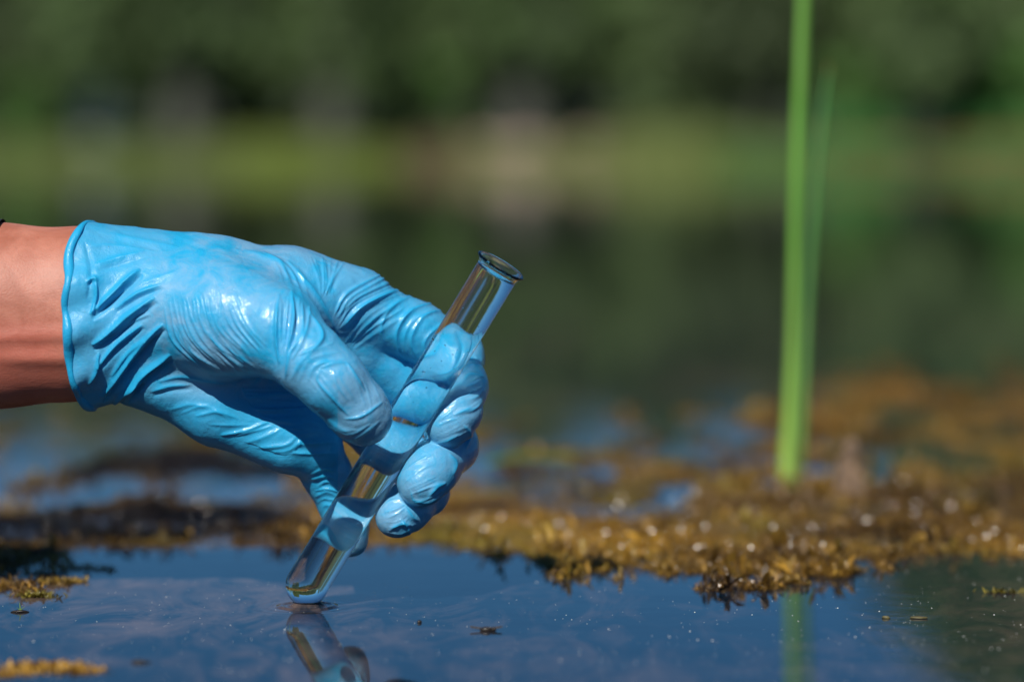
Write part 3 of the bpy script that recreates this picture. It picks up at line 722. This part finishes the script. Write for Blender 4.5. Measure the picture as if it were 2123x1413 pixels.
# ------------------------------------------------------------------ floating algae mats
rs = np.random.RandomState(3)
def mat_mask(P):
    """how much mat covers a point of the surface: > 0 covered"""
    px, py = to_px(P)
    edge = np.interp(px, [-400, 0, 120, 230, 300, 420, 560, 640, 780, 900, 1000, 1120, 1240, 1350, 1480, 1600, 1700, 1780, 1870, 1960, 2050, 2140, 2500],
                     [1230, 1222, 1218, 1196, 1150, 1136, 1128, 1120, 1120, 1126, 1146, 1172, 1196, 1190, 1204, 1206, 1190, 1172, 1166, 1145, 1160, 1158, 1160])
    m = (edge - py) / 16
    back = np.interp(px, [-400, 0, 400, 900, 1100, 1300, 1500, 1650, 1750, 1900, 2200, 2600], [870, 865, 880, 880, 872, 868, 862, 830, 775, 762, 758, 750])
    m = np.minimum(m, (py - back) / 12)
    n1 = noise_np(P * (1, .55, 0), 26, 21, 3); n2 = noise_np(P * (1, .6, 0), 120, 22, 2)
    open_ = np.interp(py, [780, 860, 960, 1010, 1060, 1100, 1200], [.12, .05, .12, .42, .7, .95, 1.1])
    openL = np.interp(py, [840, 900, 960, 1040, 1060, 1085, 1130, 1140, 1230], [-.2, -.2, -.15, -.25, .2, .9, .7, .1, .05])
    lw = np.clip((700 - px) / 160, 0, 1); bias = openL * lw + open_ * (1 - lw) + .75 * shade_cover(P)
    left_bay = ((px < 560) & (py > 1132)) * np.clip((px - 60) / 260, 0, 1) * .9
    return np.minimum(m, 3) * .5 + 0 * m if False else np.minimum(m * .55 + n2 * .6 + .55 * noise_np(P * (1, .7, 0), 260, 29, 2), bias + n1 * .5 + noise_np(P * (1, .42, 0), 78, 23, 2) * .75 + n2 * .25 - left_bay * 1.0)
def shade_cover(P):  # extra mat cover to carry the painted shade bands
    px_, py_ = to_px(P); return np.maximum(np.exp(-((py_ - 1092 + .03 * px_) / 34) ** 4) * np.clip((620 - px_) / 120, 0, 1), np.exp(-((py_ - 962 - 14 * np.sin(px_ * .012)) / 30) ** 4) * np.clip((600 - px_) / 80, 0, 1) * np.clip((px_ - 120) / 120, 0, 1))
def painted_shade(P):  # arm and hand shade painted into the mat colour as two dark bands
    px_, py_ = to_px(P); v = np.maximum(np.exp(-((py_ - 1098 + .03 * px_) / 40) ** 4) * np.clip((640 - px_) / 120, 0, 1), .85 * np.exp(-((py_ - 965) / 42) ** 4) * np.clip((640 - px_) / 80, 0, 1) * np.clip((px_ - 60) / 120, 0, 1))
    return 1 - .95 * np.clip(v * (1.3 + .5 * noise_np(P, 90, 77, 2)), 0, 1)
def mat_height(P, m):
    px_, py_ = to_px(P)
    return np.clip(m, 0, 1) ** .9 * (.0009 + .0013 * np.clip(noise_np(P * (1, 1, 0), 60, 31, 3), -1, 1) + .0004 * noise_np(P * (1, 1, 0), 320, 32, 2)) * 1.1
gx = np.linspace(-.52, .52, 420); gy = .02 + (2.7 - .02) * np.linspace(0, 1, 520) ** 1.9
# the near mats are laid out in world space; a grid finer towards the front edge
X, Y = np.meshgrid(gx, gy, indexing='ij'); X = X * (1 + .35 * Y); P = np.stack([X, Y, np.zeros_like(X)], -1).reshape(-1, 3)
m = mat_mask(P); z = np.where(m > 0, mat_height(P, m), -.0035)
Pm = P.copy(); Pm[:, 2] = z - .0006
I = np.arange(X.size).reshape(X.shape); F = np.stack([I[:-1, :-1], I[1:, :-1], I[1:, 1:], I[:-1, 1:]], -1).reshape(-1, 4)
keep = (m[F] > -.15).any(1); F = F[keep]; used, inv = np.unique(F, return_inverse=True); Pm = Pm[used]; F = inv.reshape(F.shape)
hue = noise_np(Pm, 35, 41, 3); hue2 = noise_np(Pm * (1, .6, 1), 48, 43, 3)
AMB = np.array([.62, .34, .045]); BRN = np.array([.25, .125, .035]); OLV = np.array([.27, .22, .035])
def tone(h, h2, bright=1.0):
    a = np.clip(.5 + .5 * h, 0, 1)[:, None]; b = np.clip(h2 * .8, 0, 1)[:, None]
    c = (BRN * (1 - a) + AMB * a) * (1 - b) + OLV * b; c = c * np.clip(.78 + .55 * np.asarray(h2)[:, None] + .25 * np.asarray(h)[:, None], .22, 1.12)
    return np.concatenate([c * np.asarray(bright).reshape(-1, 1), np.ones((len(h), 1))], 1)
M_mat = mat_vcol('wet_algae', .20, .15, 420, .7, .7, .0018)
# one mat, near part and far part belong to the same floating growth
V1 = Pm; T1 = tone(hue * 1.3, hue2, .85 * painted_shade(Pm))
# sprigs standing out of the mat
cnt = 120000
yy = .03 + 1.6 * rs.rand(cnt * 3) ** 1.5; xx = (rs.rand(cnt * 3) * 2 - 1) * (.24 + .22 * yy); Pc = np.stack([xx, yy, 0 * xx], -1); mm_ = mat_mask(Pc)
sel = (mm_ > .02) & (rs.rand(len(mm_)) < np.clip(1.15 - .35 * mm_, .4, 1) * (yy < 9)); Pc = Pc[sel][:cnt]; mm_ = mm_[sel][:cnt]
zz = mat_height(Pc, mm_); cnt = len(Pc)
nl = 5
dist = Pc[:, 1] + CAMD
size = (.0010 + .0022 * rs.rand(cnt) ** 3 * .8 + .0065 * (rs.rand(cnt) < .018) * rs.rand(cnt)) * (1 + .35 * np.clip(noise_np(Pc, 45, 51, 2), -1, 1))
Vs_, Fs_, Ts_ = [], [], []
for l in range(nl):
    a = rs.rand(cnt) * 6.28; el = np.where(size > .003, .5 + rs.rand(cnt) * .9, rs.rand(cnt) ** 1.6 * 1.2); L = size * (.6 + .8 * rs.rand(cnt))
    d = np.stack([np.cos(a) * np.cos(el), np.sin(a) * np.cos(el), np.sin(el)], -1); s = np.stack([-np.sin(a), np.cos(a), 0 * a], -1)
    o = Pc + np.stack([.0008 * rs.normal(size=cnt), .0008 * rs.normal(size=cnt), zz - .0008 + l * size * .12], -1)
    wv = L * (.06 + .12 * rs.rand(cnt))
    q = np.stack([o, o + d * (L * .5)[:, None] + s * wv[:, None], o + d * L[:, None] + np.array([0, 0, -.15]) * L[:, None], o + d * (L * .5)[:, None] - s * wv[:, None] + np.array([0, 0, .1]) * L[:, None]], 1)
    Vs_.append(q.reshape(-1, 3))
    t = tone(noise_np(Pc, 35, 41, 3) + rs.normal(size=cnt) * .5, noise_np(Pc * (1, .6, 1), 48, 43, 3) + rs.normal(size=cnt) * .35, (.7 + .6 * rs.rand(cnt)) * painted_shade(Pc)); Ts_.append(np.repeat(t, 4, 0))
Vs_ = np.concatenate(Vs_); Ts_ = np.concatenate(Ts_)
Fq = np.arange(len(Vs_)).reshape(-1, 4)
VV = np.concatenate([V1, Vs_]); FF = np.concatenate([F, Fq + len(V1)]); TT_ = np.concatenate([T1, Ts_])
tag(mesh_np('algae_mat', VV, FF, M_mat, attrs={'tone': ('FLOAT_COLOR', TT_)}), 'amber and olive mats of wet algae floating on the pond', 'algae', kind='stuff')

# beads of water on the mat, flattened and aimed to glint at the camera
import bmesh
bm = bmesh.new(); bmesh.ops.create_icosphere(bm, subdivisions=2, radius=1); bv = np.array([v.co[:] for v in bm.verts]); bf = np.array([[v.index for v in f.verts] for f in bm.faces]); bm.free()
spots = [(1178, 1088), (1158, 1098), (1112, 1106), (1206, 1158), (1228, 1147), (1289, 1151), (1307, 1144), (1338, 1156), (1374, 1140), (1565, 1075), (1558, 1155), (1603, 1115), (1638, 1157), (1682, 1165), (1588, 1147), (1652, 1070), (1690, 1052),
         (1890, 992), (1872, 1018), (1405, 1040), (1390, 1055), (1440, 1035), (1502, 1122), (1410, 1118), (2014, 1132), (2045, 1128), (2062, 1120), (2088, 1133), (1865, 1115), (1897, 1078), (1747, 1102), (1838, 1055), (1850, 1060), (1900, 1056), (980, 1105), (1040, 1090), (1004, 1114), (1445, 1155), (1972, 1062), (1795, 1095), (1280, 1060), (412, 1060), (430, 1076), (1350, 1120), (1255, 1118), (1090, 1105), (1540, 1050), (1630, 1040)]
Vd, Fd = [], []
pts = [(on_water(*s), rs.uniform(.0007, .0010) * (1.5 if rs.rand() < .25 else 1)) for s in spots]
for i in range(500):
    j = rs.randint(0, cnt)
    if Pc[j, 0] > -.02 and Pc[j, 1] < .6: pts.append((np.array([Pc[j, 0], Pc[j, 1], 0]), rs.uniform(.0004, .0009)))
for i, (p, r_) in enumerate(pts):
    mk = mat_mask(p[None]); p = p + np.array([0, 0, float(mat_height(p[None], mk)[0]) + .0026 + .0014 * rs.rand()])
    hv = (Vector((0, -CAMD, CAMH)) - Vector(p)).normalized() + sd; hv.normalize(); jit = .045 if i < len(spots) else .10
    hv = (hv + Vector(rs.normal(size=3) * jit)).normalized(); q = np.array(hv.to_track_quat('Z', 'Y').to_matrix())
    Fd.append(bf + len(bv) * i); Vd.append((bv * (r_, r_ * .8, r_ * .07)) @ q.T + p)
M_bead = N('glint_bead'); M_bead.set(Base_Color=(.16, .09, .03, 1), Roughness=.15, IOR=1.45); M_bead = M_bead.m
tag(mesh_np('glint_beads', np.concatenate(Vd), np.concatenate(Fd), M_bead), 'flattened beads of water on the algae, aimed to glint', 'water beads', kind='stuff')

# specks of pollen on the open water
Vd, Fd = [], []
for i in range(800):
    px_ = rs.rand() * 2123; py_ = 1180 + rs.rand() ** .8 * 240; p = on_water(px_, py_)
    if mat_mask(p[None])[0] > -.1: continue
    r_ = rs.uniform(.00007, .00018) if rs.rand() < .93 else rs.uniform(.0002, .00034)
    Fd.append(bf + len(bv) * len(Vd)); Vd.append(bv * (r_, r_, r_ * .6) + p)
M_speck = mat_plain('pale_pollen', (.75, .74, .68), .5, .2, 800)
tag(mesh_np('pollen_specks', np.concatenate(Vd), np.concatenate(Fd), M_speck), 'tiny pale specks floating on the open water', 'specks', kind='stuff')

# ------------------------------------------------------------------ small floating things
M_dark = mat_plain('dark_husk', (.022, .016, .012), .35, .5, 900, bump=.5, bd=.0003)
M_wing = mat_plain('brown_wing', (.09, .07, .05), .35, .4, 900)
def ell(c, r, seed=0, amp=.08):
    P = bv * (1 + amp * noise_np(bv, 3, seed, 2))[:, None]; return P * r + c
def wing(c, L, W, ang, up):
    V = []; F = []
    n_ = 8
    for i in range(n_ + 1):
        t = i / n_; w_ = W * math.sin(math.pi * min(.98, t * .9 + .06)) ** .6
        for s, zz_ in ((-1, 0), (0, .0003), (1, 0)):
            x, y_ = L * t, w_ * s; V.append((c[0] + x * math.cos(ang) - y_ * math.sin(ang), c[1] + x * math.sin(ang) + y_ * math.cos(ang), c[2] + zz_ + up * t))
    for i in range(n_):
        for j in range(2): a = i * 3 + j; F.append((a, a + 3, a + 4, a + 1))
    n0 = len(V); V2 = [(x, y_, z_ - .0002) for x, y_, z_ in V]; F2 = [tuple(reversed([q + n0 for q in f])) for f in F]
    return np.array(V + V2), np.array(F + F2)
p = on_water(1008, 1307); bug = empty('floating_insect', tuple(p)); tag(bug, 'small dark winged insect floating on the open water right of the tube', 'insect')
mesh_np('body', np.concatenate([ell((0, 0, .0006), (.0026, .0016, .0011), 1), ell((.0028, .0002, .0007), (.0011, .0010, .0009), 2)]), np.concatenate([bf, bf + len(bv)]), M_dark, bug)
for ang, up in ((.25, .0006), (2.9, .0006)):
    Vw_, Fw_ = wing((0, 0, .0008), .0062, .0014, ang, up); mesh_np('wing', Vw_, Fw_, M_wing, bug)
M_green = mat_plain('green_shoot', (.16, .30, .03), .4, .3, 300, trans=.3)
M_olive = mat_plain('olive_scrap', (.10, .085, .03), .45, .5, 500, bump=.5, bd=.0004)
def scrap(name, px_, py_, L, W, mat, label, cat, seed):
    p = on_water(px_, py_); P = bv * (1 + .35 * noise_np(bv, 2.6, seed, 3))[:, None] * (L, W, .0007) + p + np.array([0, 0, .0003])
    tag(mesh_np(name, P, bf, mat), label, cat)
scrap('leaf_scrap', 1905, 1281, .0040, .0015, M_olive, 'thin olive scrap of leaf floating below the right end of the mat', 'leaf', 4)
scrap('leaf_scrap', 1838, 1281, .0018, .0010, M_olive, 'tiny dark scrap floating just left of the thin olive one', 'leaf', 5)
scrap('leaf_scrap', 292, 1373, .0030, .0016, M_dark, 'dark scrap floating near the bottom edge at the left', 'leaf', 6)
scrap('leaf_scrap', 870, 1290, .0010, .0006, M_dark, 'small dark crumb floating between the tube and the insect', 'leaf', 7)
# the little shoot at the far left
p = on_water(42, 1268); sh = empty('water_shoot', tuple(p)); tag(sh, 'tiny green shoot poking out of the water at the left edge', 'shoot')
mesh_np('root_clump', ell((0, 0, .0002), (.0032, .0020, .0008), 9, .3), bf, M_dark, sh)
for L, a, lean in ((.0036, 1.9, .4), (.0022, .4, .9), (.0018, 2.8, .8)):
    V = []; K = 6
    for i in range(6):
        t = i / 5; r_ = .0003 * (1 - t) + .00008; c = (L * lean * t * t * math.cos(a), .3 * L * t * math.sin(a), L * t)
        for j in range(K): b = 6.283 * j / K; V.append((c[0] + r_ * math.cos(b), c[1] + r_ * math.sin(b), c[2]))
    F = [(i * K + j, i * K + (j + 1) % K, (i + 1) * K + (j + 1) % K, (i + 1) * K + j) for i in range(5) for j in range(K)]
    mesh_np('leaf', V, np.array(F), M_green, sh)
# clumps of brown weed at the bottom left
def weed(px_, py_, n_, spread, label, seed, mats):
    r2 = np.random.RandomState(seed); p = on_water(px_, py_); V = []; T = []
    for i in range(n_):
        o = p + np.array([r2.normal() * spread, r2.normal() * spread * .5, .0001]); a = r2.rand() * 6.28; el_ = r2.rand() * .9; L = .0012 + .0022 * r2.rand()
        d = np.array([math.cos(a) * math.cos(el_), math.sin(a) * math.cos(el_), math.sin(el_)]); s = np.array([-math.sin(a), math.cos(a), 0]) * L * .25
        V += [o - s, o + s, o + d * L + s * .4, o + d * L - s * .4]; c = mats * (.7 + .6 * r2.rand()); T += [(*c, 1)] * 4
    tag(mesh_np('algae_tuft', V, np.arange(len(V)).reshape(-1, 4), M_mat, smooth=False, attrs={'tone': ('FLOAT_COLOR', T)}), label, 'algae')
weed(95, 1382, 260, .0065, 'brown tuft of algae at the bottom left of the open water', 61, AMB)
weed(165, 1390, 160, .0045, 'brown tuft of algae just right of the bottom left one', 62, AMB)
weed(75, 1236, 200, .0040, 'olive tuft of algae just above the green shoot', 63, OLV)
weed(120, 1205, 260, .0060, 'olive brown tuft of algae at the front of the left mat', 64, (AMB + OLV) / 2)
weed(20, 1395, 160, .0060, 'brown tuft of algae in the bottom left corner', 65, AMB)
weed(2080, 1228, 60, .0040, 'small olive tuft afloat near the right edge', 66, OLV)
# dead stub of a stem right of the reed
p = on_water(1765, 1030); st = empty('dead_stem', tuple(p)); tag(st, 'short brown broken stem standing in the algae right of the reed', 'dead stem')
for (dx, dy, h, r0, nm) in ((0, 0, .030, .0042, 'stalk'), (-.006, .004, .021, .0028, 'stalk'), (.006, -.003, .013, .0024, 'stalk')):
    V = []; K = 9
    for i in range(9):
        t = i / 8; r_ = r0 * (1.1 - .35 * t) * (1 + .12 * math.sin(i * 2.1)); r_ = r_ * 1.35 if i == 7 else r_
        for j in range(K): b = 6.283 * j / K; V.append((dx + r_ * math.cos(b) + .003 * t * math.sin(dx * 900), dy + r_ * math.sin(b), h * t + .0012 * math.sin(j * 2.3) * (i == 8)))
    F = [(i * K + j, i * K + (j + 1) % K, (i + 1) * K + (j + 1) % K, (i + 1) * K + j) for i in range(8) for j in range(K)] + [tuple(8 * K + j for j in range(K))]
    mesh_np(nm, V, F, mat_plain('dead_stalk', (.20, .13, .08), .8, .5, 200, bump=.6, bd=.001), st)
# bright green blade lying on the mat
p0, p1 = on_water(1010, 985), on_water(1195, 968); V = []
for i in range(12):
    t = i / 11; c = p0 * (1 - t) + p1 * t; w_ = .0035 * math.sin(math.pi * (t * .9 + .05)); zt = .0065 + .002 * math.sin(t * 5)
    V += [(c[0], c[1] - w_, zt), (c[0], c[1], zt + .0015), (c[0], c[1] + w_, zt), (c[0], c[1], zt - .0008)]
F = [(i * 4 + j, i * 4 + (j + 1) % 4, i * 4 + 4 + (j + 1) % 4, i * 4 + 4 + j) for i in range(11) for j in range(4)]
tag(mesh_np('grass_blade', V, np.array(F), M_green), 'bright green grass blade lying flat on the algae behind the fingers', 'grass blade')
